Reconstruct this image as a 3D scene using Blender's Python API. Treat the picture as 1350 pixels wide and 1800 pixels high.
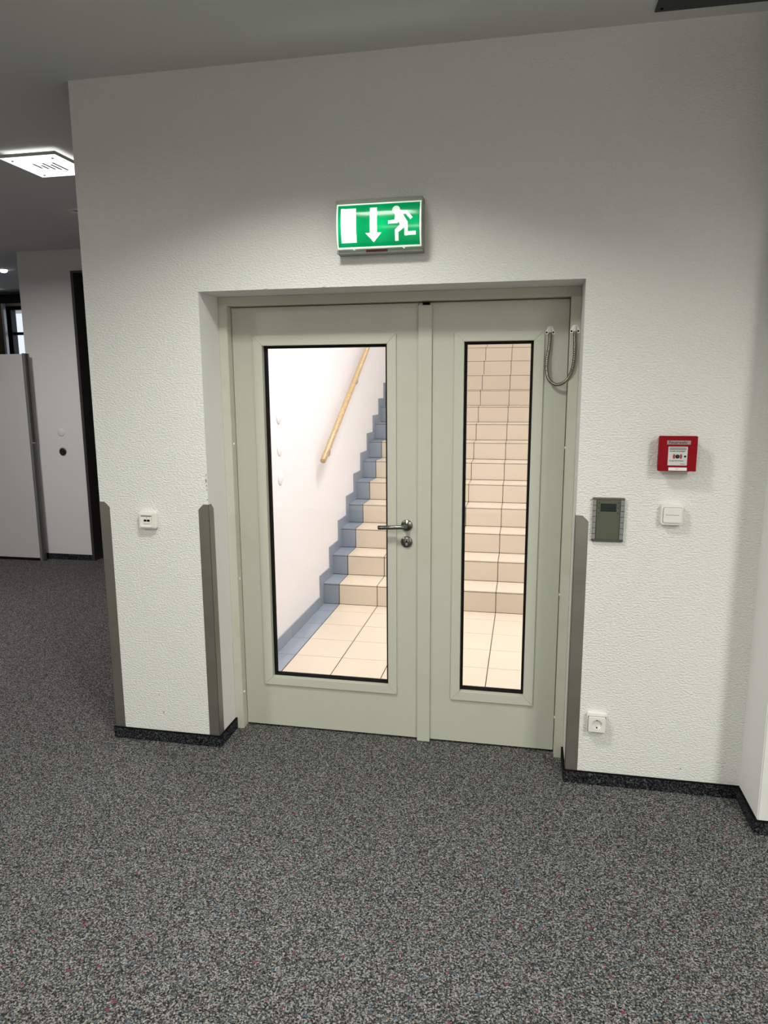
import bpy, bmesh, math, random
from mathutils import Vector, Matrix
random.seed(4)
for o in list(bpy.data.objects): bpy.data.objects.remove(o)
S = bpy.context.scene
C = S.collection

# ------------------------------------------------------------------ camera
FPX = 1241.5
cam = bpy.data.cameras.new('camera'); co = bpy.data.objects.new('camera', cam); C.objects.link(co)
cam.sensor_fit = 'VERTICAL'; cam.sensor_height = 36.0; cam.lens = FPX / 1800 * 36.0
cam.clip_start = 0.02; cam.clip_end = 200
YAW, PIT, ROL = -0.1977, -0.1741, -0.0052
fw = Vector((math.sin(YAW)*math.cos(PIT), math.cos(YAW)*math.cos(PIT), math.sin(PIT)))
rt = Vector((math.cos(YAW), -math.sin(YAW), 0)); up = rt.cross(fw)
r2 = rt*math.cos(ROL) + up*math.sin(ROL); u2 = -rt*math.sin(ROL) + up*math.cos(ROL)
M = Matrix((r2, u2, -fw)).transposed().to_4x4(); M.translation = Vector((1.3749, -2.8876, 1.6690))
co.matrix_world = M
S.camera = co

# ------------------------------------------------------------------ view / world / lights
S.view_settings.view_transform = 'Standard'; S.view_settings.look = 'None'
S.view_settings.gamma = 1.0; S.view_settings.use_curve_mapping = False
S.view_settings.exposure = 0.0
w = bpy.data.worlds.new('world'); S.world = w; w.use_nodes = True
bg = w.node_tree.nodes['Background']; bg.inputs[0].default_value = (0.80, 0.87, 1.0, 1); bg.inputs[1].default_value = 1.3

HC = 2.934
def area(name, loc, size, power, color=(1, 1, 1), spread=180, rot=(0, 0, 0), size_y=None):
    l = bpy.data.lights.new(name, 'AREA'); l.energy = power; l.color = color
    l.shape = 'RECTANGLE'; l.size = size; l.size_y = size_y or size; l.spread = math.radians(spread)
    o = bpy.data.objects.new(name, l); C.objects.link(o); o.location = loc; o.rotation_euler = rot
    return o
LC = (1.0, 1.0, 0.93)
area('lamp_light_door', (0.62, -1.05, 2.85), 0.30, 27, LC, 134)
area('lamp_light_right', (3.05, -2.2, 2.85), 0.34, 38, LC, 156)
area('lamp_light_far_right', (3.85, -4.4, 2.85), 0.5, 84, LC, 172)
area('lamp_light_camera', (0.4, -3.9, 2.85), 0.6, 42, LC, 176)
area('lamp_light_west', (-2.0, -2.9, 2.85), 0.34, 62, LC, 172)
area('corridor_light', (-2.6, 1.3, 2.85), 0.3, 38.0, (1.0, 0.93, 0.92), 170)
area('stair_light_low', (1.25, 1.3, 4.3), 0.7, 74, (1.0, 0.97, 0.985), 126)
area('stair_light_high', (1.1, 4.6, 4.8), 0.8, 50, (1.0, 0.97, 0.97))

# ------------------------------------------------------------------ materials
def mat(name, color, rough=0.6, metal=0.0, spec=0.5, emit=None, es=0.0, bump=None, coat=0.0):
    m = bpy.data.materials.new(name); m.use_nodes = True
    nt = m.node_tree; b = nt.nodes['Principled BSDF']
    b.inputs['Base Color'].default_value = (*color, 1); b.inputs['Roughness'].default_value = rough
    b.inputs['Metallic'].default_value = metal; b.inputs['Specular IOR Level'].default_value = spec
    b.inputs['Coat Weight'].default_value = coat
    if emit: b.inputs['Emission Color'].default_value = (*emit, 1); b.inputs['Emission Strength'].default_value = es
    if bump:
        scale, dist, stretch = bump
        g = nt.nodes.new('ShaderNodeNewGeometry'); mp = nt.nodes.new('ShaderNodeMapping'); mp.inputs['Scale'].default_value = stretch
        n = nt.nodes.new('ShaderNodeTexNoise'); n.inputs['Scale'].default_value = scale; n.inputs['Detail'].default_value = 4
        bp = nt.nodes.new('ShaderNodeBump'); bp.inputs['Distance'].default_value = dist; bp.inputs['Strength'].default_value = 1
        nt.links.new(g.outputs['Position'], mp.inputs['Vector']); nt.links.new(mp.outputs[0], n.inputs['Vector'])
        nt.links.new(n.outputs['Fac'], bp.inputs['Height']); nt.links.new(bp.outputs[0], b.inputs['Normal'])
    return m

def tint(m, c2, scale, lo=0.45, hi=0.7, factor=0.5):
    """soft wear: blends the base colour towards c2 in noise patches"""
    nt = m.node_tree; b = nt.nodes['Principled BSDF']
    g = nt.nodes.new('ShaderNodeNewGeometry'); n = nt.nodes.new('ShaderNodeTexNoise'); n.inputs['Scale'].default_value = scale; n.inputs['Detail'].default_value = 4
    r = nt.nodes.new('ShaderNodeMapRange'); r.inputs[1].default_value = lo; r.inputs[2].default_value = hi; r.inputs[4].default_value = factor
    mx = nt.nodes.new('ShaderNodeMix'); mx.data_type = 'RGBA'
    mx.inputs[6].default_value = b.inputs['Base Color'].default_value; mx.inputs[7].default_value = (*c2, 1)
    nt.links.new(g.outputs['Position'], n.inputs['Vector']); nt.links.new(n.outputs['Fac'], r.inputs[0])
    nt.links.new(r.outputs[0], mx.inputs[0]); nt.links.new(mx.outputs[2], b.inputs['Base Color'])
    return m

plaster = mat('rough_white_plaster', (0.80, 0.80, 0.765), 0.9, spec=0.2, bump=(125, 0.0048, (0.75, 1, 1.3)))
smooth_plaster = mat('smooth_white_plaster', (0.80, 0.80, 0.78), 0.85, spec=0.2, bump=(30, 0.0006, (1, 1, 1)))
ceil_m = mat('ceiling_paint', (0.68, 0.68, 0.66), 0.95, spec=0.1)
white_stair = mat('stairwell_paint', (0.86, 0.84, 0.85), 0.85, spec=0.2, bump=(60, 0.001, (1, 1, 1)))
paint = tint(mat('greyish_green_door_paint', (0.53, 0.54, 0.455), 0.42, spec=0.4, bump=(45, 0.00025, (1, 1, 1))), (0.47, 0.47, 0.38), 5, 0.5, 0.75, 0.4)
paint_trim = mat('glazing_trim_paint', (0.55, 0.56, 0.47), 0.40, spec=0.4)
paint_frame = tint(mat('yellowish_frame_paint', (0.58, 0.58, 0.49), 0.38, spec=0.4), (0.50, 0.48, 0.34), 9, 0.5, 0.8, 0.5)
rubber = mat('black_rubber', (0.006, 0.006, 0.006), 0.6, spec=0.2)
black = mat('black_gap', (0.004, 0.004, 0.004), 0.9, spec=0.1)
darkmetal = mat('dark_plate', (0.028, 0.028, 0.024), 0.5, 0.0)
steel = tint(mat('brushed_steel', (0.36, 0.34, 0.30), 0.42, 0.85, bump=(20, 0.0003, (1, 1, 0.2))), (0.28, 0.26, 0.23), 6, 0.4, 0.7, 0.6)
handle_m = mat('satin_nickel', (0.22, 0.22, 0.20), 0.28, 1.0)
hose_m = mat('steel_hose', (0.27, 0.245, 0.20), 0.34, 1.0)
bright_metal = mat('bright_zinc', (0.93, 0.93, 0.88), 0.35, 0.1)
plastic = mat('white_plastic', (0.80, 0.80, 0.75), 0.32, spec=0.5)
alum = mat('anodised_aluminium', (0.50, 0.52, 0.53), 0.35, 0.8)
red = mat('red_housing', (0.26, 0.003, 0.010), 0.5, spec=0.12)
grey_label = mat('grey_label', (0.33, 0.26, 0.25), 0.5)
text_dark = mat('dark_print', (0.02, 0.02, 0.018), 0.6)
sticker_m = mat('white_sticker', (0.86, 0.82, 0.80), 0.5)
pane_grey = mat('grey_white_pane', (0.60, 0.60, 0.60), 0.12)
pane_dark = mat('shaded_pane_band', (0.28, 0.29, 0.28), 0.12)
arrow_red = mat('arrow_red', (0.38, 0.02, 0.03), 0.5)
button_black = mat('black_button', (0.012, 0.006, 0.005), 0.4)
olive = mat('olive_grey_cover', (0.105, 0.11, 0.078), 0.4, 0.2)
lcd_m = mat('dark_green_display', (0.004, 0.012, 0.009), 0.15)
keys_m = mat('grey_keys', (0.24, 0.24, 0.235), 0.5)
lcd_frame = mat('grey_terminal_frame', (0.13, 0.13, 0.115), 0.4, 0.3)
sign_grey = mat('grey_sign_housing', (0.30, 0.31, 0.28), 0.5)
redlabel = mat('dark_red_label', (0.13, 0.012, 0.012), 0.5)
redtext = mat('pale_red_print', (0.30, 0.10, 0.09), 0.5)
beige = tint(mat('beige_tile', (0.70, 0.60, 0.475), 0.25, spec=0.45), (0.73, 0.62, 0.48), 4, 0.4, 0.7, 0.6)
blue = tint(mat('blue_grey_tile', (0.27, 0.31, 0.365), 0.14, spec=0.5), (0.31, 0.35, 0.40), 5, 0.4, 0.7, 0.6)
grout = mat('dark_grout', (0.035, 0.03, 0.024), 0.9)
wood = mat('beech_wood', (0.62, 0.38, 0.14), 0.35)
lam = mat('pale_laminate', (0.66, 0.64, 0.62), 0.5)
lampglass = mat('frosted_lamp_glass', (0.9, 0.9, 0.9), 0.3, emit=(1.0, 1.0, 0.97), es=1.6)
lampbody = mat('lamp_body_enamel', (0.9, 0.9, 0.9), 0.4, emit=(1.0, 1.0, 0.96), es=0.9)
lampbulb = mat('lamp_tube', (0.9, 0.9, 0.9), 0.3, emit=(1.0, 1.0, 0.98), es=9.0)
spot_on = mat('lit_halogen', (1, 1, 1), 0.3, emit=(1.0, 0.95, 0.93), es=6.0)
glass_edge = mat('glass_edge', (0.55, 0.58, 0.55), 0.15)
facade = mat('distant_facade', (0.62, 0.66, 0.72), 0.8)
facade_dark = mat('distant_facade_window', (0.25, 0.32, 0.36), 0.4)

# wood grain
nt = wood.node_tree; b = nt.nodes['Principled BSDF']
g = nt.nodes.new('ShaderNodeNewGeometry'); mp = nt.nodes.new('ShaderNodeMapping'); mp.inputs['Scale'].default_value = (60, 3, 60)
n = nt.nodes.new('ShaderNodeTexNoise'); n.inputs['Scale'].default_value = 1.5
cr = nt.nodes.new('ShaderNodeValToRGB'); cr.color_ramp.elements[0].color = (0.46, 0.31, 0.14, 1); cr.color_ramp.elements[1].color = (0.60, 0.43, 0.21, 1)
cr.color_ramp.elements[0].position = .35; cr.color_ramp.elements[1].position = .65
nt.links.new(g.outputs['Position'], mp.inputs[0]); nt.links.new(mp.outputs[0], n.inputs[0]); nt.links.new(n.outputs['Fac'], cr.inputs[0]); nt.links.new(cr.outputs[0], b.inputs['Base Color'])

def carpet_mat(name, dark, mid, light, speck=0.994):
    m = bpy.data.materials.new(name); m.use_nodes = True; nt = m.node_tree; L = nt.links.new
    b = nt.nodes['Principled BSDF']; b.inputs['Roughness'].default_value = 0.95; b.inputs['Specular IOR Level'].default_value = 0.1
    g = nt.nodes.new('ShaderNodeNewGeometry')
    n1 = nt.nodes.new('ShaderNodeTexNoise'); n1.inputs['Scale'].default_value = 185; n1.inputs['Detail'].default_value = 2.0; n1.inputs['Roughness'].default_value = .8
    cr = nt.nodes.new('ShaderNodeValToRGB'); e = cr.color_ramp.elements
    e[0].position = 0.37; e[0].color = (*dark, 1); e[1].position = 0.68; e[1].color = (*light, 1)
    k = e.new(0.50); k.color = (*mid, 1)
    v = nt.nodes.new('ShaderNodeTexVoronoi'); v.inputs['Scale'].default_value = 150
    sep = nt.nodes.new('ShaderNodeSeparateColor')
    gt = nt.nodes.new('ShaderNodeMath'); gt.operation = 'GREATER_THAN'; gt.inputs[1].default_value = speck
    gt2 = nt.nodes.new('ShaderNodeMath'); gt2.operation = 'GREATER_THAN'; gt2.inputs[1].default_value = 0.97
    mx = nt.nodes.new('ShaderNodeMix'); mx.data_type = 'RGBA'; mx.inputs[7].default_value = (0.20, 0.035, 0.07, 1)
    mx2 = nt.nodes.new('ShaderNodeMix'); mx2.data_type = 'RGBA'; mx2.inputs[7].default_value = (0.07, 0.11, 0.14, 1)
    L(g.outputs['Position'], n1.inputs['Vector']); L(g.outputs['Position'], v.inputs['Vector'])
    vg = nt.nodes.new('ShaderNodeTexVoronoi'); vg.inputs['Scale'].default_value = 225
    sg = nt.nodes.new('ShaderNodeSeparateColor'); L(g.outputs['Position'], vg.inputs['Vector']); L(vg.outputs['Color'], sg.inputs[0])
    mg = nt.nodes.new('ShaderNodeMath'); mg.operation = 'MULTIPLY_ADD'; mg.inputs[1].default_value = 0.24; L(sg.outputs[0], mg.inputs[0])
    ms = nt.nodes.new('ShaderNodeMath'); ms.operation = 'MULTIPLY_ADD'; ms.inputs[1].default_value = 0.62; ms.inputs[2].default_value = 0.07; L(n1.outputs['Fac'], ms.inputs[0])
    L(ms.outputs[0], mg.inputs[2]); L(mg.outputs[0], cr.inputs[0]); L(v.outputs['Color'], sep.inputs[0])
    L(sep.outputs[0], gt.inputs[0]); L(sep.outputs[1], gt2.inputs[0])
    L(gt.outputs[0], mx.inputs[0]); L(cr.outputs[0], mx.inputs[6])
    L(gt2.outputs[0], mx2.inputs[0]); L(mx.outputs[2], mx2.inputs[6]); L(mx2.outputs[2], b.inputs['Base Color'])
    bp = nt.nodes.new('ShaderNodeBump'); bp.inputs['Distance'].default_value = 0.004; bp.inputs['Strength'].default_value = 0.8
    L(n1.outputs['Fac'], bp.inputs['Height']); L(bp.outputs[0], b.inputs['Normal'])
    return m
carpet = carpet_mat('grey_speckled_carpet', (0.010, 0.010, 0.010), (0.070, 0.069, 0.065), (0.36, 0.355, 0.34))
carpet_strip = carpet_mat('dark_carpet_strip', (0.003, 0.003, 0.004), (0.012, 0.013, 0.015), (0.10, 0.10, 0.11), 1.1)

def glass_mat():
    m = bpy.data.materials.new('clear_glass'); m.use_nodes = True; nt = m.node_tree; nt.nodes.clear(); L = nt.links.new
    t = nt.nodes.new('ShaderNodeBsdfTransparent'); t.inputs[0].default_value = (0.96, 0.97, 0.96, 1)
    gl = nt.nodes.new('ShaderNodeBsdfGlossy'); gl.inputs['Roughness'].default_value = 0.02
    f = nt.nodes.new('ShaderNodeFresnel'); f.inputs[0].default_value = 1.45
    mx = nt.nodes.new('ShaderNodeMixShader'); o = nt.nodes.new('ShaderNodeOutputMaterial')
    L(f.outputs[0], mx.inputs[0]); L(t.outputs[0], mx.inputs[1]); L(gl.outputs[0], mx.inputs[2]); L(mx.outputs[0], o.inputs[0])
    return m
glass = glass_mat()

def film(name, col, gain=1.0):
    """translucent sign film, lit from behind by lamps inside the housing"""
    m = bpy.data.materials.new(name); m.use_nodes = True; nt = m.node_tree; nt.nodes.clear(); L = nt.links.new
    t = nt.nodes.new('ShaderNodeBsdfTranslucent'); t.inputs[0].default_value = (*col, 1)
    d = nt.nodes.new('ShaderNodeBsdfDiffuse'); d.inputs[0].default_value = (*[c*0.8 for c in col], 1)
    gl = nt.nodes.new('ShaderNodeBsdfGlossy'); gl.inputs['Roughness'].default_value = 0.12
    mx = nt.nodes.new('ShaderNodeMixShader'); mx.inputs[0].default_value = 0.3
    mx2 = nt.nodes.new('ShaderNodeMixShader'); mx2.inputs[0].default_value = 0.025
    o = nt.nodes.new('ShaderNodeOutputMaterial')
    L(t.outputs[0], mx.inputs[1]); L(d.outputs[0], mx.inputs[2]); L(mx.outputs[0], mx2.inputs[1]); L(gl.outputs[0], mx2.inputs[2]); L(mx2.outputs[0], o.inputs[0])
    return m
film_green = film('green_sign_film', (0.0, 0.30, 0.10))
film_white = film('white_sign_film', (0.95, 0.97, 0.90))

# ------------------------------------------------------------------ mesh helpers
def BM(): return bmesh.new()
def box(bm, x0, x1, y0, y1, z0, z1, mi=0, bev=0.0):
    t = bmesh.new()
    r = bmesh.ops.create_cube(t, size=1)
    for v in t.verts:
        v.co = Vector((x0 + (v.co.x+.5)*(x1-x0), y0 + (v.co.y+.5)*(y1-y0), z0 + (v.co.z+.5)*(z1-z0)))
    if bev: bmesh.ops.bevel(t, geom=list(t.edges), offset=bev, segments=2, affect='EDGES', clamp_overlap=True)
    for f in t.faces: f.material_index = mi
    me = bpy.data.meshes.new('t'); t.to_mesh(me); t.free(); bm.from_mesh(me); bpy.data.meshes.remove(me)
def prism(bm, pts, axis, a, b, mi=0, bev=0.0):
    """extrude polygon pts (2D) along axis from a to b. axis y: pts=(x,z); x: pts=(y,z); z: pts=(x,y)"""
    t = bmesh.new()
    def P(p, c): return {'y': (p[0], c, p[1]), 'x': (c, p[0], p[1]), 'z': (p[0], p[1], c)}[axis]
    A = [t.verts.new(P(p, a)) for p in pts]; B = [t.verts.new(P(p, b)) for p in pts]
    t.faces.new(A); t.faces.new(B[::-1])
    k = len(pts)
    for i in range(k): t.faces.new((A[i], B[i], B[(i+1) % k], A[(i+1) % k]))
    bmesh.ops.recalc_face_normals(t, faces=t.faces)
    if bev: bmesh.ops.bevel(t, geom=list(t.edges), offset=bev, segments=2, affect='EDGES', clamp_overlap=True)
    for f in t.faces: f.material_index = mi
    me = bpy.data.meshes.new('t'); t.to_mesh(me); t.free(); bm.from_mesh(me); bpy.data.meshes.remove(me)
def rounded(x0, x1, z0, z1, r, n=6):
    out = []
    for cx, cz, a0 in ((x1-r, z1-r, 0), (x0+r, z1-r, 90), (x0+r, z0+r, 180), (x1-r, z0+r, 270)):
        for i in range(n+1):
            a = math.radians(a0 + 90*i/n); out.append((cx + r*math.cos(a), cz + r*math.sin(a)))
    return out
def disc(cx, cz, r, n=32, a0=0, a1=360):
    return [(cx + r*math.cos(math.radians(a0+(a1-a0)*i/n)), cz + r*math.sin(math.radians(a0+(a1-a0)*i/n))) for i in range(n)]
def lathe(bm, centre, axis, prof, n=32, mi=0):
    """prof: list of (distance along axis, radius)"""
    t = bmesh.new(); ax = Vector(axis).normalized(); c = Vector(centre)
    u = ax.orthogonal().normalized(); v = ax.cross(u)
    rings = []
    for d, r in prof:
        rings.append([t.verts.new(c + ax*d + (u*math.cos(2*math.pi*i/n) + v*math.sin(2*math.pi*i/n))*max(r, 1e-5)) for i in range(n)])
    for a, b in zip(rings, rings[1:]):
        for i in range(n): t.faces.new((a[i], a[(i+1) % n], b[(i+1) % n], b[i]))
    t.faces.new(rings[0][::-1]); t.faces.new(rings[-1])
    bmesh.ops.remove_doubles(t, verts=t.verts, dist=2e-5)
    bmesh.ops.recalc_face_normals(t, faces=t.faces)
    for f in t.faces: f.material_index = mi; f.smooth = True
    me = bpy.data.meshes.new('t'); t.to_mesh(me); t.free(); bm.from_mesh(me); bpy.data.meshes.remove(me)
def sweep(bm, pts, rad, n=14, mi=0):
    """tube along pts; rad number or function(i)"""
    t = bmesh.new(); P = [Vector(p) for p in pts]; rings = []; nrm = None
    for i, p in enumerate(P):
        d = (P[min(i+1, len(P)-1)] - P[max(i-1, 0)]).normalized()
        if nrm is None: nrm = d.orthogonal().normalized()
        nrm = (nrm - d*nrm.dot(d)).normalized(); bi = d.cross(nrm)
        r = rad(i) if callable(rad) else rad
        rings.append([t.verts.new(p + (nrm*math.cos(2*math.pi*k/n) + bi*math.sin(2*math.pi*k/n))*r) for k in range(n)])
    for a, b in zip(rings, rings[1:]):
        for i in range(n): t.faces.new((a[i], a[(i+1) % n], b[(i+1) % n], b[i]))
    t.faces.new(rings[0][::-1]); t.faces.new(rings[-1]); bmesh.ops.recalc_face_normals(t, faces=t.faces)
    for f in t.faces: f.material_index = mi; f.smooth = len(f.verts) == 4
    me = bpy.data.meshes.new('t'); t.to_mesh(me); t.free(); bm.from_mesh(me); bpy.data.meshes.remove(me)
def ring(bm, o, i, y0, y1, mi=0, gap=0.0, bev=0.0):
    """rectangular frame from four mitred pieces; o,i = (x0,x1,z0,z1)"""
    X0, X1, Z0, Z1 = o; a0, a1, b0, b1 = i; g_ = gap
    for q in (((X0+g_, Z0), (X1-g_, Z0), (a1-g_, b0), (a0+g_, b0)), ((X0+g_, Z1), (X1-g_, Z1), (a1-g_, b1), (a0+g_, b1)),
              ((X0, Z0+g_), (X0, Z1-g_), (a0, b1-g_), (a0, b0+g_)), ((X1, Z0+g_), (X1, Z1-g_), (a1, b1-g_), (a1, b0+g_))):
        prism(bm, q, 'y', y0, y1, mi, bev)
ORG = {}
def obj(name, bm, mats, parent=None, loc=None, label=None, cat=None, group=None, kind=None):
    me = bpy.data.meshes.new(name)
    if not isinstance(mats, (list, tuple)): mats = [mats]
    for m_ in mats: me.materials.append(m_)
    if parent is None:
        if loc is None:
            xs = [v.co for v in bm.verts]
            loc = Vector(((min(v.x for v in xs)+max(v.x for v in xs))/2, (min(v.y for v in xs)+max(v.y for v in xs))/2, min(v.z for v in xs)))
        loc = Vector(loc); org = loc
    else: org = ORG[parent.name]
    bmesh.ops.translate(bm, verts=bm.verts, vec=-org)
    bm.to_mesh(me); bm.free()
    o = bpy.data.objects.new(name, me); C.objects.link(o)
    if parent is None: o.location = loc
    else: o.parent = parent
    ORG[o.name] = org
    tag(o, label, cat, group, kind)
    return o
def tag(o, label=None, cat=None, group=None, kind=None):
    if label: o['label'] = label
    if cat: o['category'] = cat
    if group: o['group'] = group
    if kind: o['kind'] = kind
    return o
def thing(name, loc, label=None, cat=None, group=None, kind=None):
    o = bpy.data.objects.new(name, None); C.objects.link(o); o.location = loc; o.empty_display_size = 0.05
    ORG[o.name] = Vector(loc)
    return tag(o, label, cat, group, kind)
def struct(name, bm, m, **k): return obj(name, bm, m, kind='structure', **k)
def writing(name, body, size, x, y, z, m, parent, bold=0.0, width=None, normal='-y'):
    """flat raised lettering facing the room, centred on (x,z) at depth y"""
    cu = bpy.data.curves.new(name, 'FONT'); cu.body = body; cu.size = size; cu.align_x = 'CENTER'; cu.align_y = 'CENTER'
    cu.extrude = 0.0002; cu.offset = bold
    t = bpy.data.objects.new('t', cu); C.objects.link(t); bpy.context.view_layer.update()
    me = bpy.data.meshes.new_from_object(t.evaluated_get(bpy.context.evaluated_depsgraph_get()))
    bpy.data.objects.remove(t); bpy.data.curves.remove(cu)
    xs = [v.co.x for v in me.vertices]; k = (width/(max(xs)-min(xs))) if width else 1.0
    bm = bmesh.new(); bm.from_mesh(me); bpy.data.meshes.remove(me)
    for v in bm.verts: v.co = Vector((x + v.co.x*k, y - v.co.z, z + v.co.y))
    return obj(name, bm, m, parent)

# ------------------------------------------------------------------ measures
XL, OW, XR, BB, HO = -0.536, 1.583, 2.274, 0.056, 2.073
WT = 0.30                       # wall thickness
DF, DL = 0.192, 0.239           # front of door frame, front of door leaves
FLO, FLI, FRI, FRO, FTO, FTI = 0.0003, 0.0413, 1.5423, 1.5827, 2.0727, 2.033
YS, RI, GO, TI, XS, XW, ZS = 2.156, 0.1605, 0.2766, 0.2958, 0.0127, -0.1165, 0.037
YF = 3.218

# ------------------------------------------------------------------ setting: main room and corridor
bm = BM(); box(bm, -9, 5, -6, WT-0.005, -0.1, 0)
box(bm, -9, XL, WT-0.005, 8.0, -0.1, 0); struct('floor', bm, carpet)
bm = BM(); box(bm, -9, 5, -6, WT, HC, HC+0.1); box(bm, -9, XL, WT, 8.0, HC, HC+0.1); struct('ceiling', bm, ceil_m)

# front wall: one mesh round the door opening, rough plaster on the room side, smooth in the reveal
bm = BM()
t = bmesh.new()
outer = [(XL, 0), (0, 0), (0, HO), (OW, HO), (OW, 0), (XR, 0), (XR, HC), (XL, HC)]
prism(bm, outer, 'y', 0, WT)
for f in bm.faces:
    f.normal_update()
    f.material_index = 0 if (abs(f.normal.y) > .9) else 1
wf = struct('wall_front', bm, [plaster, smooth_plaster])
chipm = mat('chipped_plaster', (0.30, 0.29, 0.26), 0.9)
for cx_, cz_, sx, sz in ((-0.006, 1.268, 0.004, 0.010), (-0.004, 1.246, 0.003, 0.005), (-0.005, 1.293, 0.0025, 0.006), (-0.004, 1.228, 0.003, 0.003), (-0.004, 1.182, 0.004, 0.0035), (-0.281, 0.149, 0.003, 0.007), (-0.300, 0.235, 0.0015, 0.006), (2.045, 0.107, 0.004, 0.002), (0.30, 2.0745, 0.01, 0.0015), (0.55, 2.0745, 0.006, 0.0015)):
    bm = BM(); prism(bm, [(cx_+sx*math.cos(a_)*random.uniform(.6, 1.15), cz_+sz*math.sin(a_)*random.uniform(.6, 1.15)) for a_ in [k*math.pi/5 for k in range(10)]], 'y', -0.0006, 0.0004)
    obj('plaster_chip', bm, chipm, wf)
bm = BM(); box(bm, XR, 5, -0.2365, WT, 0, HC, bev=0.004); struct('wall_right', bm, smooth_plaster)
bm = BM(); box(bm, XL, XW-0.001, WT, 9.0, 0, 6.2); struct('wall_corridor', bm, plaster)

# far wall with the dark doorway
DX0, DX1, DZ = -2.785, -1.55, 2.745
bm = BM(); prism(bm, [(-3.335, 0), (DX0, 0), (DX0, DZ), (DX1, DZ), (DX1, 0), (XL, 0), (XL, HC), (-3.335, HC)], 'y', YF, YF+0.25)
struct('wall_far', bm, smooth_plaster)
bm = BM(); box(bm, -9.1, -9, -6, 8, 0, HC); struct('wall_west', bm, smooth_plaster)
bm = BM(); box(bm, 5, 5.1, -6, 0.3, 0, HC); struct('wall_east', bm, smooth_plaster)
bm = BM(); box(bm, -9, 5, -6.1, -6, 0, HC); struct('wall_back', bm, smooth_plaster)
bm = BM(); box(bm, -3.34, XL, 7.9, 8, 0, HC); struct('wall_lobby', bm, smooth_plaster)

d2 = thing('door_2', (DX0, YF, 0), kind='structure')
bm = BM()
box(bm, DX0, DX0+0.028, YF-0.012, YF+0.24, 0, DZ, bev=.001); box(bm, DX1-0.028, DX1, YF-0.012, YF+0.24, 0, DZ, bev=.001)
box(bm, DX0+0.028, DX1-0.028, YF-0.012, YF+0.24, DZ-0.02, DZ, bev=.001)
obj('door_frame', bm, mat('dark_steel_frame', (0.13, 0.13, 0.125), 0.35, 0.7), d2)
bm = BM(); box(bm, DX0+0.028, DX1-0.028, YF+0.20, YF+0.23, 0, DZ-0.02); obj('door_leaf', bm, black, d2)

# window wall far left
wy = 5.6
WX0, WX1, WZ0, WZ1 = -5.60, -3.6, 0.9, 2.775
bm = BM(); ring(bm, (-9, -3.34, 0, HC), (WX0, WX1, WZ0, WZ1), wy+0.16, wy+0.36); struct('wall_window', bm, smooth_plaster)
win = thing('window_1', (WX0, wy+0.2, WZ0), kind='structure')
winm = mat('dark_window_frame', (0.006, 0.006, 0.009), 0.4)
bm = BM(); ring(bm, (WX0, WX1, WZ0, WZ1), (WX0+0.12, WX1-0.06, WZ0+0.06, WZ1-0.05), wy+0.18, wy+0.28, 0, 0, .002)
box(bm, WX0+0.12, WX1-0.06, wy+0.19, wy+0.27, 2.40, 2.435); box(bm, -4.6, -4.55, wy+0.185, wy+0.275, WZ0+0.05, WZ1-0.04)
obj('window_frame', bm, winm, win)
bm = BM(); box(bm, WX0+0.08, WX1-0.05, wy+0.225, wy+0.233, WZ0+0.05, WZ1-0.04); obj('pane', bm, glass, win)
bm = BM(); box(bm, -7.0, -2.0, 13, 15, -3, 2.75); 
obj('outside_building', bm, facade, label='pale building seen outside through the far window', cat='building')
nb = C.objects['outside_building']
for k in range(8):
    bm = BM(); x0 = -6.9+k*0.6; box(bm, x0, x0+0.3, 12.97, 13.02, 2.15, 2.6); obj('facade_window', bm, facade_dark, nb)

bm = BM(); box(bm, -9, -3.34, wy-0.02, wy+0.16, 2.812, HC-0.028, bev=.002)
box(bm, -8, -7.9, wy, wy+0.1, HC-0.03, HC); box(bm, -4, -3.9, wy, wy+0.1, HC-0.03, HC)
obj('ceiling_track', bm, black, label='black ceiling track running across in front of the far window', cat='track')
bm = BM(); box(bm, -6.6, -5.475, wy+0.0, wy+0.05, 0.0, 2.805, bev=.002); 
cv = obj('dark_panel', bm, mat('dark_olive_panel', (0.035, 0.035, 0.022), 0.5), label='dark olive panel standing beside the far window behind the white partition', cat='panel')
bm = BM(); box(bm, -5.475, -5.445, wy-0.0, wy+0.05, 0.0, 2.79, bev=.002); obj('edge_strip', bm, alum, cv)

# ------------------------------------------------------------------ stairwell
SXR = XS + 6*TI + 0.135
def tile(bm, x0, x1, y0, y1, z0, z1, blue_):
    box(bm, x0, x1, y0, y1, z0, z1, 2 if blue_ else 1, 0.0008)
cols = [(XW, XS, True)] + [(XS+k*TI, XS+(k+1)*TI, False) for k in range(6)] + [(XS+6*TI, SXR, True)]
J = 0.0026
bm = BM(); box(bm, XW, SXR, WT, YS, -0.1, ZS-0.0015, 0)
yj = [WT+0.001]; y = YS-0.1716
while y > WT: yj.append(y); y -= TI
yj = sorted(yj) + [YS]
for a, b in zip(yj, yj[1:]):
    for x0, x1, bl in cols: tile(bm, x0+(J if x0 > XW else 0), x1-J, a+J*.45, b-J*.45, ZS-0.004, ZS, bl)
struct('floor_stairwell', bm, [grout, beige, blue])
NST = 16
st = thing('staircase', ((XW+SXR)/2, YS, 0), 'beige tiled stairs with blue-grey side border, going up behind the glazed door', 'staircase')
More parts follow.
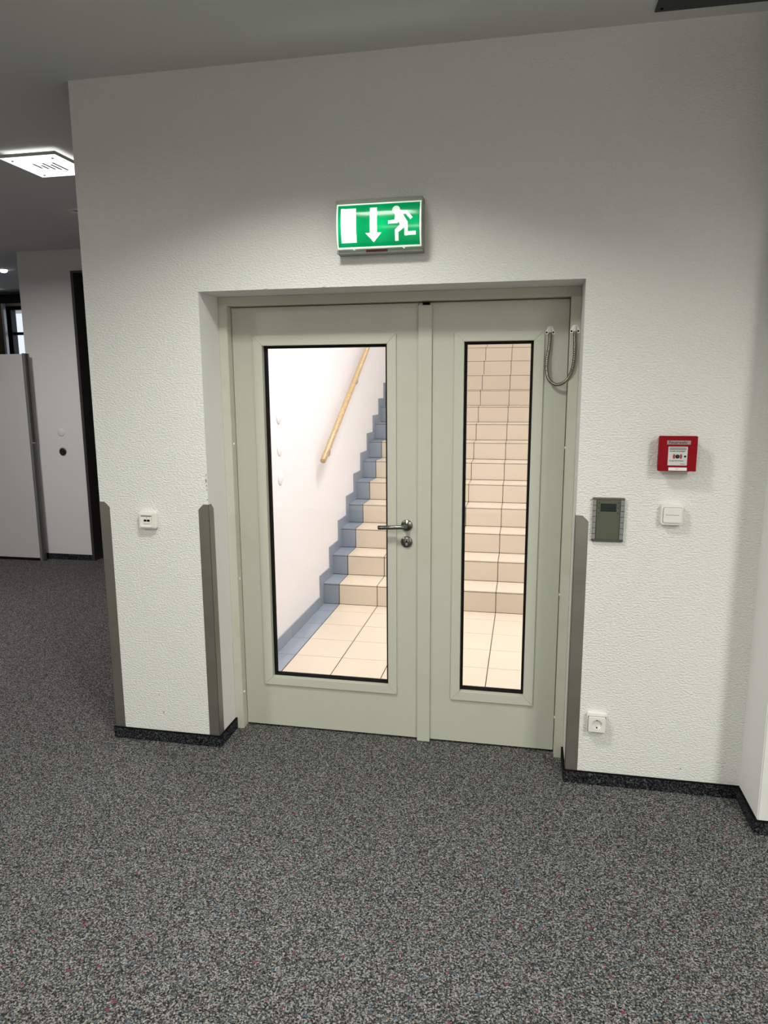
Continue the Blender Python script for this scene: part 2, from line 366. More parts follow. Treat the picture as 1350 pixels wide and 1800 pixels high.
for k in range(1, NST+1):
    bm = BM(); y0 = YS+(k-1)*GO; z0 = ZS+(k-1)*RI; z1 = z0+RI; y1 = y0+GO
    box(bm, XW+0.001, SXR-0.001, y0+0.0016, y1+0.0015, (z0-0.25 if k > 1 else -0.05), z1-0.0016, 0)
    for x0, x1, bl in cols:
        tile(bm, x0+(J if x0 > XW else 0.001), x1-J, y0, y0+0.006, z0+J, z1-0.0085-0.0038, bl)
        tile(bm, x0+(J if x0 > XW else 0.001), x1-J, y0-0.001, y1-J, z1-0.0085, z1, bl)
    obj('step', bm, [grout, beige, blue], st)
for k in range(1, NST):
    y0 = YS+(k-1)*GO; z1 = ZS+k*RI
    bm = BM()
    prism(bm, [(y0-0.09, z1-RI+(0.08 if k > 1 else 0.0)+0.001), (y0-0.0015, z1-RI+(0.08 if k > 1 else 0)+0.001), (y0-0.0015, z1), (y0+GO-0.09-0.001, z1), (y0+GO-0.09-0.001, z1+0.08), (y0-0.09, z1+0.08)], 'x', XW+0.0004, XW+0.009, 0, 0.0006)
    if k > 1: prism(bm, [(y0-0.089, z1-RI+0.0015), (y0-0.0015, z1-RI+0.0015), (y0-0.0015, z1-RI+0.08), (y0-0.089, z1-RI+0.08)], 'x', XW+0.0004, XW+0.009)
    obj('skirting_tile', bm, blue, st)
bm = BM(); box(bm, XW, SXR, YS+NST*GO+0.002, 9, ZS+NST*RI-0.3, ZS+NST*RI); struct('floor_landing', bm, beige)
bm = BM()
yy = [WT+0.001]+[y for y in yj[1:-1]]+[YS-0.09]
for a, b in zip(yy, yy[1:]): box(bm, XW, XW+0.009, a+0.0008, b-0.0008, ZS+0.001, ZS+0.082, 0, .0008)
struct('baseboard_stairwell', bm, blue)
bm = BM(); box(bm, XW-0.003, XW, WT, 9, ZS, 6.2); struct('wall_stair_left', bm, white_stair)
bm = BM(); box(bm, SXR+0.001, SXR+0.2, WT, 9, -0.1, 6.2); struct('wall_stair_right', bm, white_stair)
bm = BM(); box(bm, XW, SXR, 9, 9.2, 0, 6.2); struct('wall_stair_end', bm, white_stair)
bm = BM(); box(bm, XW-0.004, SXR, WT+0.001, WT+0.012, HO+0.02, 6.2); struct('wall_stair_front', bm, white_stair)
bm = BM(); box(bm, XL, SXR+0.2, WT, 9.2, 6.2, 6.3); struct('ceiling_stairwell', bm, white_stair)

RY, RZ = 2.02, 1.149
hr = thing('wooden_handrail', (XW+0.060, RY, RZ), 'round light wooden handrail on the white stairwell wall', 'handrail')
bm = BM(); e0 = Vector((XW+0.060, RY, RZ)); dv = Vector((0, GO, RI)).normalized(); Lr = 4.6
lathe(bm, e0, dv, [(0, 0), (0, 0.0185), (0.003, 0.0215), (Lr-0.003, 0.0215), (Lr, 0.0185), (Lr, 0)], 28); obj('rail', bm, wood, hr)
for yb in (2.21, 3.13, 4.05, 4.97, 5.85):
    zb = RZ+(yb-RY)*RI/GO
    bm = BM()
    sweep(bm, [(XW, yb, zb-0.092), (XW+0.040, yb, zb-0.092), (XW+0.054, yb, zb-0.088), (XW+0.060, yb, zb-0.074), (XW+0.060, yb, zb-0.022)], 0.005)
    lathe(bm, (XW, yb, zb-0.092), (1, 0, 0), [(0, 0.013), (0.003, 0.013), (0.004, 0.010)], 20)
    box(bm, XW+0.048, XW+0.072, yb-0.03, yb+0.03, zb-0.030, zb-0.024)
    obj('bracket', bm, alum, hr)
for zz, nm in ((1.497, 'topmost'), (1.300, 'middle'), (1.118, 'lowest')):
    bm = BM(); lathe(bm, (XW, 1.276, zz), (1, 0, 0), [(0, 0.045), (0.002, 0.045), (0.0045, 0.041), (0.005, 0.0)], 36)
    obj('wall_cover_disc', bm, white_stair, loc=(XW, 1.276, zz-0.045), label=nm+' of three round white cover discs on the stairwell wall', cat='cover disc', group='round cover discs on the stairwell wall')

# ------------------------------------------------------------------ baseboards: speckled carpet strip with a dark top binding
def base_strip(name, segs):
    """segs: list of ((x0,y0),(x1,y1)) footprint boxes"""
    bm = BM()
    for x0, x1, y0, y1 in segs:
        box(bm, x0, x1, y0, y1, 0.0, BB-0.004, 0)
        box(bm, x0, x1, y0, y1, BB-0.004, BB, 1)
    struct(name, bm, [carpet_strip, black])
T = 0.009
base_strip('baseboard_left', [(XL, 0+T, -T, 0), (0, T, 0, DF), (XL-T, XL, -T, 3.2)])
base_strip('baseboard_right', [(OW-T, XR-T, -T, 0), (OW-T, OW, 0, DF), (XR-T, XR, -0.2365-T, 0), (XR, 5, -0.2365-T, -0.2365)])
base_strip('baseboard_far', [(-3.335, DX0, YF-T, YF)])

# ------------------------------------------------------------------ the double door
d1 = thing('door_1', (OW/2, DF, 0), kind='structure')
bm = BM()
def fr(x0, x1, z0, z1, y0, y1): box(bm, x0, x1, y0, y1, z0, z1, 0, 0.0015)
fr(FLO, FLI, 0, FTI, DF, WT-0.01); fr(FRI, FRO, 0, FTI, DF, WT-0.01); fr(FLO, FRO, FTI, FTO, DF, WT-0.01)
fr(FLI-.002, FLI+0.012, 0.0, FTI, DL+0.045, WT-0.01); fr(FRI-0.012, FRI+.002, 0, FTI, DL+0.045, WT-0.01); fr(FLI, FRI, FTI-0.012, FTI+.002, DL+0.045, WT-0.01)
frame = obj('door_frame', bm, paint_frame, d1)
for zz in (1.413, 0.764, 0.185):
    for xx, s in ((FLI, 1), (FRI, -1)):
        bm = BM(); lathe(bm, (xx-0.001*s, DF+0.022, zz), (s, 0, 0), [(0, 0.0075), (0.002, 0.0075), (0.004, 0.005), (0.0045, 0)], 16); obj('frame_stud', bm, plastic, frame)
WA = dict(o=(0.1447, 0.8078, 0.2275, 1.9039), i=(0.1877, 0.7666, 0.2681, 1.8595))
WB = dict(o=(1.0639, 1.4417, 0.2234, 1.9018), i=(1.1051, 1.3982, 0.2671, 1.8629))
M0, M1, LB, LT = 0.906, 0.9666, 0.012, 2.029
def leaf(x0, x1, W_, lab):
    bm = BM(); hx0, hx1, hz0, hz1 = W_['i']
    a0, a1, b0, b1 = hx0-0.004, hx1+0.004, hz0-0.004, hz1+0.004
    y0, y1 = DL, DL+0.042
    t = [(x0, LB), (x1, LB), (x1, LT), (x0, LT)]
    # one slab with a hole: four pieces welded
    box(bm, x0, a0, y0, y1, LB, LT); box(bm, a1, x1, y0, y1, LB, LT); box(bm, a0, a1, y0, y1, LB, b0); box(bm, a0, a1, y0, y1, b1, LT)
    bmesh.ops.remove_doubles(bm, verts=bm.verts, dist=1e-5)
    lf = obj('door_leaf', bm, paint, d1, label=lab)
    bm = BM(); ring(bm, W_['o'], W_['i'], DL-0.009, DL+0.001, 0, 0.0003, 0.0012)
    hx0, hx1, hz0, hz1 = W_['i']
    ring(bm, (hx0-0.0035, hx1+0.0035, hz0-0.0035, hz1+0.0035), (hx0, hx1, hz0, hz1), DL-0.0005, DL+0.018)
    obj('glazing_trim', bm, paint_trim, lf)
    g_ = 0.0115
    bm = BM(); ring(bm, (hx0-0.003, hx1+0.003, hz0-0.003, hz1+0.003), (hx0+g_, hx1-g_, hz0+g_, hz1-g_), DL+0.0182, DL+0.0245, 0, 0, 0.0008)
    ring(bm, (hx0-0.003, hx1+0.003, hz0-0.003, hz1+0.003), (hx0+g_, hx1-g_, hz0+g_, hz1-g_), DL+0.0315, DL+0.041); obj('glazing_gasket', bm, rubber, lf)
    bm = BM(); box(bm, hx0-0.002, hx1+0.002, DL+0.025, DL+0.031, hz0-0.002, hz1+0.002); obj('glass_pane', bm, glass, lf)
    return lf
lfA = leaf(FLI+0.003, M0-0.0015, WA, 'wide left leaf with the lever handle')
lfB = leaf(M0+0.0015, FRI-0.003, WB, 'narrow right leaf')
bm = BM(); box(bm, M0, M1, DL-0.013, DL, 0.0015, 2.018, 0, 0.0018); obj('astragal_strip', bm, paint, lfB)
bm = BM(); box(bm, M0+0.018, M0+0.05, DL-0.004, DL+0.002, 2.018, 2.029); obj('flush_bolt', bm, black, lfB)
hs = obj('door_handle', (lambda b: (sweep(b, [(0.855, DL-0.008, 1.050), (0.855, DL-0.035, 1.050), (0.8535, DL-0.044, 1.050), (0.849, DL-0.051, 1.050), (0.841, DL-0.0545, 1.050), (0.83, DL-0.055, 1.050), (0.79, DL-0.055, 1.0475), (0.733, DL-0.055, 1.0455), (0.7305, DL-0.055, 1.0455)], lambda i: 0.0095 if i < 8 else 0.0075, 20), b)[1])(BM()), handle_m, lfA)
bm = BM(); lathe(bm, (0.855, DL, 1.050), (0, -1, 0), [(0, 0.026), (0.006, 0.026), (0.0085, 0.0235), (0.009, 0.012), (0.012, 0.0115), (0.012, 0)], 40); obj('rosette', bm, handle_m, lfA)
ky = obj('key_rosette', (lambda b: (lathe(b, (0.8545, DL, 0.973), (0, -1, 0), [(0, 0.026), (0.006, 0.026), (0.0085, 0.0235), (0.0085, 0.0)], 40), b)[1])(BM()), handle_m, lfA)
bm = BM(); prism(bm, disc(0.8545, 0.9785, 0.0085, 20), 'y', DL-0.0105, DL-0.0085); box(bm, 0.8500, 0.8590, DL-0.0105, DL-0.0085, 0.957, 0.9785)
obj('lock_cylinder', bm, alum, lfA)
bm = BM(); box(bm, 0.8538, 0.8552, DL-0.0109, DL-0.0105, 0.974, 0.984); obj('keyhole', bm, black, lfA)

# steel hose that carries the cable from the leaf to the frame
lc = thing('armoured_cable_loop', (1.51, DL, 1.68), 'armoured steel cable loop hanging between narrow leaf and door frame', 'cable loop')
ctrl = [(1.463, DL-0.010, 1.893), (1.4635, DL-0.011, 1.874), (1.461, DL-0.013, 1.835), (1.455, DL-0.018, 1.790), (1.4535, DL-0.023, 1.745), (1.460, DL-0.028, 1.708), (1.477, DL-0.032, 1.686), (1.500, DL-0.036, 1.678),
        (1.524, DL-0.042, 1.686), (1.545, DL-0.050, 1.710), (1.558, DL-0.057, 1.750), (1.563, DL-0.059, 1.800), (1.562, DL-0.058, 1.845), (1.561, DL-0.057, 1.875), (1.561, DL-0.0565, 1.893)]
def catmull(P, n):
    out = []; P = [Vector(p) for p in P]; Q = [P[0]]+P+[P[-1]]
    for i in range(1, len(Q)-2):
        for k in range(n):
            t_ = k/n; a, b, c, d = Q[i-1], Q[i], Q[i+1], Q[i+2]
            out.append(0.5*((2*b)+(-a+c)*t_+(2*a-5*b+4*c-d)*t_*t_+(-a+3*b-3*c+d)*t_**3))
    return out+[P[-1]]
bm = BM(); sweep(bm, catmull(ctrl, 22), lambda i: 0.0072 if i % 4 < 2 else 0.0063, 16); obj('hose', bm, hose_m, lc)
for cx_, cy_ in ((1.463, DL), (1.561, DF)):
    bm = BM(); z0 = 1.886
    prism(bm, [(cx_-0.020, z0), (cx_+0.020, z0), (cx_+0.020, z0+0.010), (cx_+0.008, z0+0.033), (cx_-0.008, z0+0.033), (cx_-0.020, z0+0.010)], 'y', cy_-0.003, cy_, 0, 0.0006)
    prism(bm, [(cx_-0.0075+0.015*k/8, cy_-0.003-0.0135*math.sin(math.pi*k/8)) for k in range(9)], 'z', z0, z0+0.030, 0, 0.0006)
    ec = obj('end_cap', bm, bright_metal, lc)
    for s in (-1, 1):
        bm = BM(); lathe(bm, (cx_+0.0135*s, cy_-0.003, z0+0.008), (0, -1, 0), [(0, 0.0038), (0.0008, 0.0034), (0.0008, 0)], 14); obj('screw', bm, black, ec)

# ------------------------------------------------------------------ steel corner guards
def guard(x, s, lab, reveal=True, y_leg=0.048):
    """s=+1: wall plane leg runs to +x"""
    bm = BM(); w_, z0, z1, c_ = 0.049, BB, 1.161, 0.024; th = 0.0018
    prism(bm, [(x-th*s, z0), (x+w_*s, z0), (x+w_*s, z1-c_), (x+(w_-c_)*s, z1), (x-th*s, z1)], 'y', -th, -0.0001, 0, 0.0004)
    prism(bm, [(-th, z0), (y_leg, z0), (y_leg, z1-c_), (y_leg-c_, z1), (-th, z1)], 'x', x-th*s, x-0.0001*s, 0, 0.0004)
    obj('corner_guard', bm, steel, loc=(x, 0, z0), label=lab, cat='corner guard', group='steel corner guards')
guard(XL, 1, 'steel corner guard on the outer left wall edge, beside the corridor')
guard(0, -1, 'steel corner guard on the left edge of the door recess')
guard(OW, 1, 'steel corner guard on the right edge of the door recess, near the terminal')

# ------------------------------------------------------------------ exit sign
SX0, SX1, SZ0, SZ1 = 0.630, 0.963, 2.204, 2.370
es = thing('exit_sign', (0.793, 0, 2.19), 'green illuminated emergency exit sign above the double door', 'exit sign')
bm = BM()
box(bm, 0.622, 0.964, -0.050, -0.0001, 2.371, 2.391, 0, .0015); box(bm, 0.622, 0.964, -0.052, -0.0001, 2.190, 2.204, 0, .0015)
box(bm, 0.622, 0.964, -0.006, -0.0001, 2.19, 2.39)
for X_ in (0.6290, 0.9622):
    pr = [(-0.005, 2.204)]+[(-0.0615-0.022*math.sqrt(max(0.0, 1-0.92*((z-2.287)/0.083)**2)), z) for z in [2.204+0.166*k/20 for k in range(21)]]+[(-0.005, 2.370)]
    prism(bm, pr, 'x', X_, X_+0.0018)
obj('housing', bm, sign_grey, es)
bm = BM()
def ybulge(z): # curved front: a shallow cylinder
    u_ = (z-(SZ0+SZ1)/2)/((SZ1-SZ0)/2); return -0.062-0.022*math.sqrt(max(0.0, 1-0.92*u_*u_))
NX, NZ = 333, 166
def in_poly(p, poly):
    c = False; k = len(poly)
    for i in range(k):
        x1, z1 = poly[i]; x2, z2 = poly[i-1]
        if (z1 > p[1]) != (z2 > p[1]) and p[0] < (x2-x1)*(p[1]-z1)/(z2-z1)+x1: c = not c
    return c
def zoompt(u_, v_):   # symbol outlines in sign units (0..1 across, 0..1 up)
    return (SX0+0.006+u_*(SX1-SX0-0.012), SZ0+0.006+v_*(SZ1-SZ0-0.012))
def sgn(px, py):      # outlines measured on the sign's face
    u_ = (px-208)/(1098-208); top = 262-u_*(262-208); bot = 710-u_*(710-668)
    return zoompt(u_, (bot-py)/(bot-top))
door_s = [sgn(*q) for q in ((240, 296), (408, 288), (413, 657), (245, 664))]
arrow_s = [sgn(*q) for q in ((559, 278), (637, 274), (637, 549), (687, 546), (601, 650), (510, 556), (559, 553))]
man = [[sgn(*q) for q in P_] for P_ in (
    [(886, 304), (962, 306), (1022, 381), (1000, 405), (948, 343), (918, 346), (970, 430), (972, 533), (1057, 527), (1057, 568), (935, 577), (935, 492), (870, 543), (870, 634), (833, 635), (833, 515), (886, 462), (868, 425), (866, 446), (760, 455), (760, 418), (829, 411), (833, 347), (870, 338)],)]
hc = sgn(845, 300); hr_ = 40/(1098-208)*(SX1-SX0)
def what(x, z):
    if not (SX0+0.006 < x < SX1-0.006 and SZ0+0.006 < z < SZ1-0.006): return 0
    if in_poly((x, z), door_s): return 1
    if in_poly((x, z), arrow_s): return 2
    if (x-hc[0])**2+(z-hc[1])**2 < hr_*hr_: return 3
    for P_ in man:
        if in_poly((x, z), P_): return 3
    return 4
cells = {k: [] for k in range(5)}
for i in range(NX):
    for j in range(NZ):
        cells[what(SX0+(i+.5)/NX*(SX1-SX0), SZ0+(j+.5)/NZ*(SZ1-SZ0))].append((i, j))
for k, nm, m_ in ((0, 'diffuser_rim', film_white), (4, 'green_panel', film_green), (1, 'door_symbol', film_white), (2, 'down_arrow', film_white), (3, 'running_figure', film_white)):
    bm = BM(); vs = {}
    def V(i, j):
        if (i, j) not in vs:
            z = SZ0+j/NZ*(SZ1-SZ0); vs[(i, j)] = bm.verts.new((SX0+i/NX*(SX1-SX0), ybulge(z), z))
        return vs[(i, j)]
    for i, j in cells[k]: bm.faces.new((V(i, j), V(i+1, j), V(i+1, j+1), V(i, j+1)))
    if k == 0:  # side cheeks and edges of the diffuser
        N2 = 24; zs_ = [SZ0+a_/N2*(SZ1-SZ0) for a_ in range(N2+1)]
        for X_ in ():
            fv = [bm.verts.new((X_, ybulge(z), z)) for z in zs_]; bv = [bm.verts.new((X_, -0.006, z)) for z in zs_]
            for a_ in range(N2): bm.faces.new((fv[a_], fv[a_+1], bv[a_+1], bv[a_]))
        for Z_ in ():
            q = [bm.verts.new(c_) for c_ in ((SX0, ybulge(Z_), Z_), (SX1, ybulge(Z_), Z_), (SX1, -0.006, Z_), (SX0, -0.006, Z_))]; bm.faces.new(q)
    bmesh.ops.recalc_face_normals(bm, faces=bm.faces)
    obj(nm, bm, m_, es)
for xx, pw in ((0.672, 0.30), (0.80, 0.17), (0.818, 0.09), (0.938, 0.17)):
    l = bpy.data.lights.new('sign_lamp', 'POINT'); l.energy = pw; l.shadow_soft_size = 0.012; l.color = (0.93, 1.0, 0.95)
    o = bpy.data.objects.new('sign_lamp', l); C.objects.link(o); o.location = (xx, -0.034, 2.285)
lb = obj('test_label', (lambda b: (box(b, 0.741, 0.827, -0.0530, -0.052, 2.1925, 2.2025), b)[1])(BM()), redlabel, es)
for X_ in (0.696, 0.893):
    bm = BM(); prism(bm, disc(X_, 2.2045, 0.005, 14, 180, 360+0), 'y', -0.066, -0.060); obj('clip_tab', bm, film_white, es)

# ------------------------------------------------------------------ fire alarm call point
fa = thing('fire_alarm_call_point', (1.941, 0, 1.351), 'red square fire alarm box on the right part of the wall', 'fire alarm')
bm = BM(); prism(bm, rounded(1.873, 2.0095, 1.351, 1.484, 0.003, 3), 'y', -0.055, -0.036, 0, 0.001)
prism(bm, rounded(1.8785, 2.004, 1.3565, 1.4785, 0.004, 3), 'y', -0.037, -0.0001, 0, 0.001); obj('housing', bm, red, fa)
bm = BM(); prism(bm, rounded(1.9005, 1.985, 1.4525, 1.4675, 0.0015, 2), 'y', -0.0558, -0.055); lp = obj('name_plate', bm, grey_label, fa)
writing('lettering', 'Feuerwehr', 0.0155, 1.9405, -0.0558, 1.460, text_dark, lp, 0.0002, 0.066)
bm = BM(); prism(bm, rounded(1.9065, 1.9755, 1.3735, 1.4445, 0.0015, 2), 'y', -0.0558, -0.055); gp = obj('glass_window', bm, pane_grey, fa)
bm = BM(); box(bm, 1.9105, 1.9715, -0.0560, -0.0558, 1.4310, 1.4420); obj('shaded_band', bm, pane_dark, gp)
bm = BM(); lathe(bm, (1.9405, -0.0558, 1.4075), (0, -1, 0), [(0, 0.0078), (0.001, 0.0078), (0.0015, 0.006), (0.0015, 0)], 28); obj('push_button', bm, button_black, fa)
for s in (-1, 1):
    pts = [(1.9405+s*0.0165*math.cos(math.radians(a)), 1.4075+0.0165*math.sin(math.radians(a))) for a in range(-36, 37, 9)]
    pts += [(1.9405+s*0.0095*math.cos(math.radians(a)), 1.4075+0.0095*math.sin(math.radians(a))) for a in range(36, -37, -9)]
    bm = BM(); prism(bm, pts, 'y', -0.0564, -0.0558); obj('red_arc', bm, arrow_red, gp)
bm = BM(); box(bm, 1.9640, 1.9710, -0.0563, -0.0558, 1.4045, 1.4110); obj('lamp_window', bm, black, gp)
writing('upper_lettering', 'Scheibe einschlagen', 0.0060, 1.940, -0.0560, 1.4272, text_dark, gp, 0.00012, 0.055)
writing('lower_lettering', 'Knopf tief dr\u00fccken', 0.0060, 1.938, -0.0559, 1.3912, text_dark, gp, 0.00012, 0.051)
writing('small_mark', '\u25cf BOSCH', 0.0042, 1.9605, -0.0559, 1.3790, arrow_red, gp, 0.0001, 0.018)
bm = BM(); box(bm, 1.911, 1.9765, -0.0556, -0.055, 1.3535, 1.3655); sk = obj('paper_sticker', bm, sticker_m, fa)
writing('number', '2/1', 0.0065, 1.943, -0.0557, 1.3598, pane_dark, sk, 0, 0.009)

# ------------------------------------------------------------------ switch, outlets, terminal
gapm = mat('dark_gap', (0.10, 0.10, 0.09), 0.8)
sw = thing('light_switch', (1.9415, 0, 1.14), 'white rocker push button with small print below the red alarm box', 'switch')
bm = BM(); prism(bm, rounded(1.9005, 1.9825, 1.137, 1.218, 0.010), 'y', -0.026, -0.0001, 0, 0.002); obj('frame', bm, plastic, sw)
bm = BM(); prism(bm, rounded(1.9085, 1.9760, 1.1475, 1.2060, 0.005), 'y', -0.0325, -0.026, 0, 0.0018); rk = obj('rocker', bm, plastic, sw)
bm = BM(); prism(bm, rounded(1.9075, 1.9770, 1.1465, 1.2070, 0.006), 'y', -0.0264, -0.026); obj('shadow_gap', bm, gapm, rk)
writing('lettering', 'Brandschutzt\u00fcre', 0.006, 1.941, -0.0325, 1.178, text_dark, rk, 0, 0.047)

sp_ = thing('power_socket', (1.700, 0, 0.247), 'white power socket low on the wall, right of the door', 'power socket')
bm = BM(); prism(bm, rounded(1.660, 1.742, 0.247, 0.329, 0.010), 'y', -0.020, -0.0001, 0, 0.002); obj('frame', bm, plastic, sp_)
bm = BM()
R_ = 0.0205; zc = 0.2845; xc = 1.7010
outline = rounded(1.666, 1.736, 0.251, 0.3155, 0.005)
# insert plate with round well: strips between outline and circle
t = bmesh.new(); n_ = 48
circ = [(xc+R_*math.cos(2*math.pi*i/n_), zc+R_*math.sin(2*math.pi*i/n_)) for i in range(n_)]
def rim(i):
    a = 2*math.pi*i/n_; c_, s_ = math.cos(a), math.sin(a); hw, hh = 0.035, 0.0322
    k_ = min(hw/abs(c_) if abs(c_) > 1e-6 else 9, hh/abs(s_) if abs(s_) > 1e-6 else 9); return (xc+c_*k_*0.995, (0.251+0.3155)/2+0+s_*k_*0.995)
for i in range(n_):
    j = (i+1) % n_; a, b, c_, d = rim(i), rim(j), circ[j], circ[i]
    f_ = [(a, -0.030), (b, -0.030), (c_, -0.030), (d, -0.030)]
    bm.faces.new([bm.verts.new((p[0], y_, p[1])) for p, y_ in f_])
    bm.faces.new([bm.verts.new(q) for q in ((a[0], -0.020, a[1]), (b[0], -0.020, b[1]), (b[0], -0.030, b[1]), (a[0], -0.030, a[1]))])
    bm.faces.new([bm.verts.new(q) for q in ((d[0], -0.030, d[1]), (c_[0], -0.030, c_[1]), (xc+(c_[0]-xc)*.92, -0.009, zc+(c_[1]-zc)*.92), (xc+(d[0]-xc)*.92, -0.009, zc+(d[1]-zc)*.92))])
t.free()
bmesh.ops.remove_doubles(bm, verts=bm.verts, dist=1e-5); bmesh.ops.recalc_face_normals(bm, faces=bm.faces)
ins = obj('insert', bm, plastic, sp_)
bm = BM(); ring(bm, (1.6645, 1.7375, 0.2495, 0.3170), (1.668, 1.734, 0.253, 0.3135), -0.0205, -0.0200); obj('shadow_gap', bm, gapm, ins)
bm = BM(); prism(bm, disc(xc, zc, R_*0.925, 40), 'y', -0.0105, -0.008); obj('contact_floor', bm, mat('socket_floor', (0.35, 0.35, 0.33), 0.5), ins)
for dx in (-0.0095, 0, 0.0095):
    bm = BM(); prism(bm, disc(xc+dx, zc+0.002, 0.0028 if dx else 0.0022, 16), 'y', -0.0112, -0.0105); obj('pin_hole', bm, black, ins)
for s in (-1, 1):
    bm = BM(); box(bm, xc-0.0022, xc+0.0022, -0.026, -0.009, zc+s*0.0165-0.002, zc+s*0.0165+0.002); obj('earth_contact', bm, black, ins)

ln = thing('network_socket', (-0.2895, 0, 1.045), 'white network socket on the wall left of the door', 'network socket')
bm = BM(); prism(bm, rounded(-0.3345, -0.2490, 1.0455, 1.1235, 0.010), 'y', -0.022, -0.0001, 0, 0.002); obj('frame', bm, plastic, ln)
bm = BM(); ring(bm, (-0.327, -0.2565, 1.052, 1.116), (-0.319, -0.2650, 1.060, 1.1065), -0.029, -0.022, 0, 0, 0.0015); obj('raised_rim', bm, plastic, ln)
bm = BM(); box(bm, -0.319, -0.265, -0.0245, -0.022, 1.060, 1.1065); ins = obj('insert', bm, plastic, ln)
bm = BM(); box(bm, -0.3165, -0.268, -0.0256, -0.0245, 1.1035, 1.1065); obj('label_groove', bm, mat('groove_shade', (0.05, 0.05, 0.05), .7), ins)
for dx in (-0.0078, 0.0078):
    bm = BM(); box(bm, -0.2915+dx-0.0066, -0.2915+dx+0.0066, -0.0252, -0.0245, 1.079, 1.0885); obj('jack_opening', bm, black, ins)
bm = BM(); prism(bm, [(-0.308, 1.079), (-0.275, 1.079), (-0.278, 1.0695), (-0.305, 1.0695)], 'y', -0.0275, -0.0245, 0, 0.0008); obj('dust_lip', bm, plastic, ins)
bm = BM(); prism(bm, disc(-0.2915, 1.0965, 0.0016, 12), 'y', -0.0250, -0.0245); obj('screw', bm, black, ins)

tm = thing('time_terminal', (1.706, 0, 1.059), 'grey wall terminal with small dark display beside the right corner guard', 'terminal')
bm = BM(); box(bm, 1.646, 1.766, -0.010, -0.0001, 1.059, 1.236, 0, 0.001); box(bm, 1.642, 1.766, -0.0145, -0.010, 1.064, 1.0675, 0, .0006); box(bm, 1.642, 1.766, -0.0145, -0.010, 1.229, 1.2345, 0, .0006); obj('back_plate', bm, lcd_frame, tm)
for cxk in ((1.6445, 1.6585), (1.751, 1.7645)):
    for k in range(7):
        bm = BM(); z0 = 1.0682+k*0.02292; box(bm, cxk[0], cxk[1], -0.0140, -0.0098, z0+0.0014, z0+0.0219, 0, 0.0006); obj('key_field', bm, keys_m, tm)
bm = BM(); box(bm, 1.6605, 1.7485, -0.0140, -0.010, 1.0685, 1.2280, 0, 0.0008); cp = obj('front_cover', bm, olive, tm)
bm = BM(); box(bm, 1.6745, 1.7345, -0.0146, -0.0140, 1.1815, 1.2135); obj('display', bm, lcd_m, cp)
for X_ in (1.6685, 1.7415):
    for Z_ in (1.217, 1.196, 1.1755):
        bm = BM(); prism(bm, disc(X_, Z_, 0.0019, 12), 'y', -0.0146, -0.0140); obj('screw', bm, black, cp)

# ------------------------------------------------------------------ ceiling plate and corridor fittings
bm = BM(); prism(bm, [(1.766, -0.081), (3.0, -0.081), (3.0, -0.60), (1.766, -0.60)], 'z', HC-0.006, HC-0.0001, 0, 0.001)
cpz = obj('ceiling_plate', bm, darkmetal, label='dark grey metal plate fixed to the ceiling at the top right', cat='plate')
bm = BM(); lathe(bm, (1.786, -0.103, HC-0.006), (0, 0, -1), [(0, 0.006), (0.002, 0.005), (0.0025, 0)], 16); obj('screw', bm, black, cpz)

LX0, LX1, LY0, LY1 = -1.455, -1.120, 0.715, 1.070
cl = thing('ceiling_lamp', ((LX0+LX1)/2, (LY0+LY1)/2, HC), 'square frosted glass ceiling lamp glowing white in the corridor on the left', 'ceiling lamp')
bm = BM(); box(bm, LX0+0.04, LX1-0.04, LY0+0.04, LY1-0.04, HC-0.018, HC-0.0001, 0, .002); obj('lamp_body', bm, lampbody, cl)
bm = BM(); box(bm, LX0, LX1, LY0, LY1, HC-0.036, HC-0.019, 0, 0.001)
for f in bm.faces:
    f.normal_update(); f.material_index = 1 if f.normal.z > .5 else 0
obj('glass_panel', bm, [lampglass, lampbody], cl)
bm = BM(); ring(bm, (LX0-0.003, LX1+0.003, 0, 1), (LX0, LX1, 0.003, 0.997), 0, 0.001)
bm.free(); bm = BM()
for a in ((LX0-0.004, LX0-0.001, LY0-0.004, LY1+0.004), (LX1+0.001, LX1+0.004, LY0-0.004, LY1+0.004), (LX0-0.001, LX1+0.001, LY0-0.004, LY0-0.001), (LX0-0.001, LX1+0.001, LY1+0.001, LY1+0.004)):
    box(bm, a[0], a[1], a[2], a[3], HC-0.0355, HC-0.0185)
obj('glass_edge', bm, glass_edge, cl)
for X_ in (LX0+0.045, LX1-0.045):
    for Y_ in (LY0+0.045, LY1-0.045):
        bm = BM(); lathe(bm, (X_, Y_, HC-0.036), (0, 0, -1), [(0, 0.007), (0.005, 0.007), (0.006, 0.005), (0.006, 0)], 18); obj('glass_clip', bm, alum, cl)
lt = mat('lamp_reflector', (0.45, 0.42, 0.48), 0.4)
bm = BM()
for k in range(5):
    a = -0.06+0.03*k; xm, ym = (LX0+LX1)/2, (LY0+LY1)/2
    box(bm, xm+a, xm+a+0.014, ym-0.06+0.03*(k % 2), ym+0.02+0.016*k, HC-0.0368, HC-0.036)
obj('visible_tubes', bm, lt, cl)
l = bpy.data.lights.new('lamp_glow', 'POINT'); l.energy = 1.2; l.shadow_soft_size = 0.05

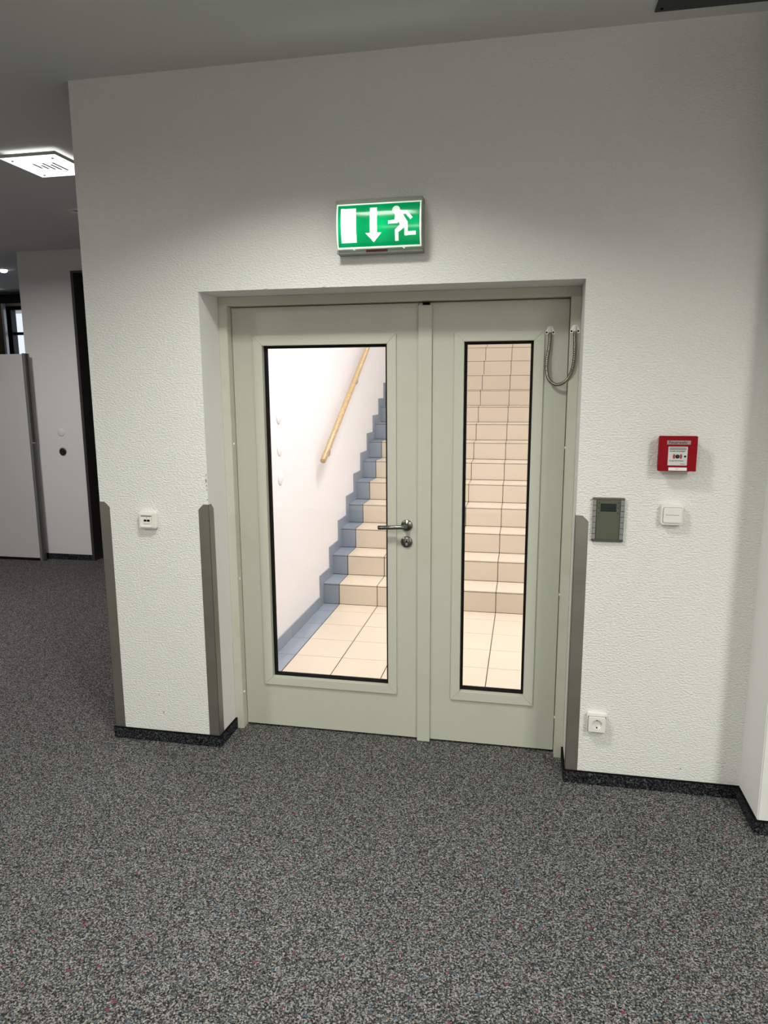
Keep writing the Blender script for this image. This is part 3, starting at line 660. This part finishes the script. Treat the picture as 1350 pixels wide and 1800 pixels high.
dl = thing('recessed_downlight', (-1.845, 1.945, HC), 'unlit round recessed downlight in the corridor ceiling', 'downlight')
bm = BM(); lathe(bm, (-1.835, 1.945, HC), (0, 0, -1), [(0.0, 0.062), (0.008, 0.060), (0.012, 0.054), (0.004, 0.046), (0.0005, 0.0)], 36); obj('rim', bm, plastic, dl)
bm = BM(); lathe(bm, (-1.835, 1.945, HC-0.0008), (0, 0, -1), [(0.0, 0.042), (0.0016, 0.040), (0.0020, 0.0)], 30); obj('lens', bm, mat('unlit_lens', (0.25, 0.24, 0.23), 0.2), dl)
for (X_, Y_, lab) in ((-4.15, 4.05, 'nearer of two lit spots in the lobby ceiling'), (-5.30, 5.30, 'farther of two lit spots in the lobby ceiling, by the black track')):
    dl = thing('ceiling_spotlight', (X_, Y_, HC), lab, 'spotlight', 'lit spots in the lobby ceiling')
    bm = BM(); lathe(bm, (X_, Y_, HC), (0, 0, -1), [(0.0, 0.058), (0.003, 0.056), (0.004, 0.046), (0.001, 0.0)], 30); obj('rim', bm, alum, dl)
    bm = BM(); lathe(bm, (X_, Y_, HC-0.001), (0, 0, -1), [(0.0, 0.040), (0.018, 0.036), (0.030, 0.020), (0.033, 0.0)], 30); obj('bulb', bm, spot_on, dl)
    area('spot_light', (X_, Y_, HC-0.02), 0.06, 16, (1.0, 0.70, 0.78), 170)

pp = thing('partition_panel', (-4.3, 3.13, 0), 'tall pale partition panel with aluminium edge at the far left', 'partition')
bm = BM(); box(bm, -5.4, -3.292, 3.115, 3.150, 0.028, 2.0, 0, .001); obj('panel', bm, lam, pp)
bm = BM(); box(bm, -3.292, -3.268, 3.108, 3.157, 0.0, 2.006, 0, .002); obj('edge_profile', bm, alum, pp)
bm = BM(); box(bm, -5.4, -3.292, 3.120, 3.145, 0.0, 0.028); obj('floor_seal', bm, rubber, pp)
bm = BM(); box(bm, -3.268, -3.243, 3.122, 3.150, 1.17, 2.004, 0, .004); obj('upper_edge_seal', bm, mat('dark_edge_seal', (0.16, 0.14, 0.12), 0.25, 0.8), pp)
bm = BM(); box(bm, -3.268, -3.248, 3.118, 3.150, 0.0, 1.16, 0, .002); obj('lower_edge_seal', bm, mat('dark_seal_lower', (0.12, 0.125, 0.12), 0.4, 0.5), pp)
tb = thing('round_wall_socket', (-3.018, YF, 1.045), 'small black round socket on the far corridor wall', 'socket')
bm = BM(); lathe(bm, (-3.018, YF, 1.080), (0, -1, 0), [(0, 0.040), (0.001, 0.040), (0.0015, 0.0)], 30); obj('wall_ring', bm, mat('grey_ring', (0.45, 0.44, 0.43), .7), tb)
bm = BM(); lathe(bm, (-3.018, YF-0.0015, 1.075), (0, -1, 0), [(0, 0.034), (0.010, 0.034), (0.012, 0.028), (0.008, 0.014), (0.008, 0)], 30); obj('socket_body', bm, mat('black_socket', (0.015, 0.017, 0.02), .5), tb)
bm = BM(); lathe(bm, (-3.022, YF, 1.262), (0, -1, 0), [(0, 0.038), (0.003, 0.038), (0.005, 0.034), (0.005, 0)], 36)
obj('blank_cover', bm, smooth_plaster, loc=(-3.022, YF, 1.224), label='round white blank cover above the black socket on the far wall', cat='cover')
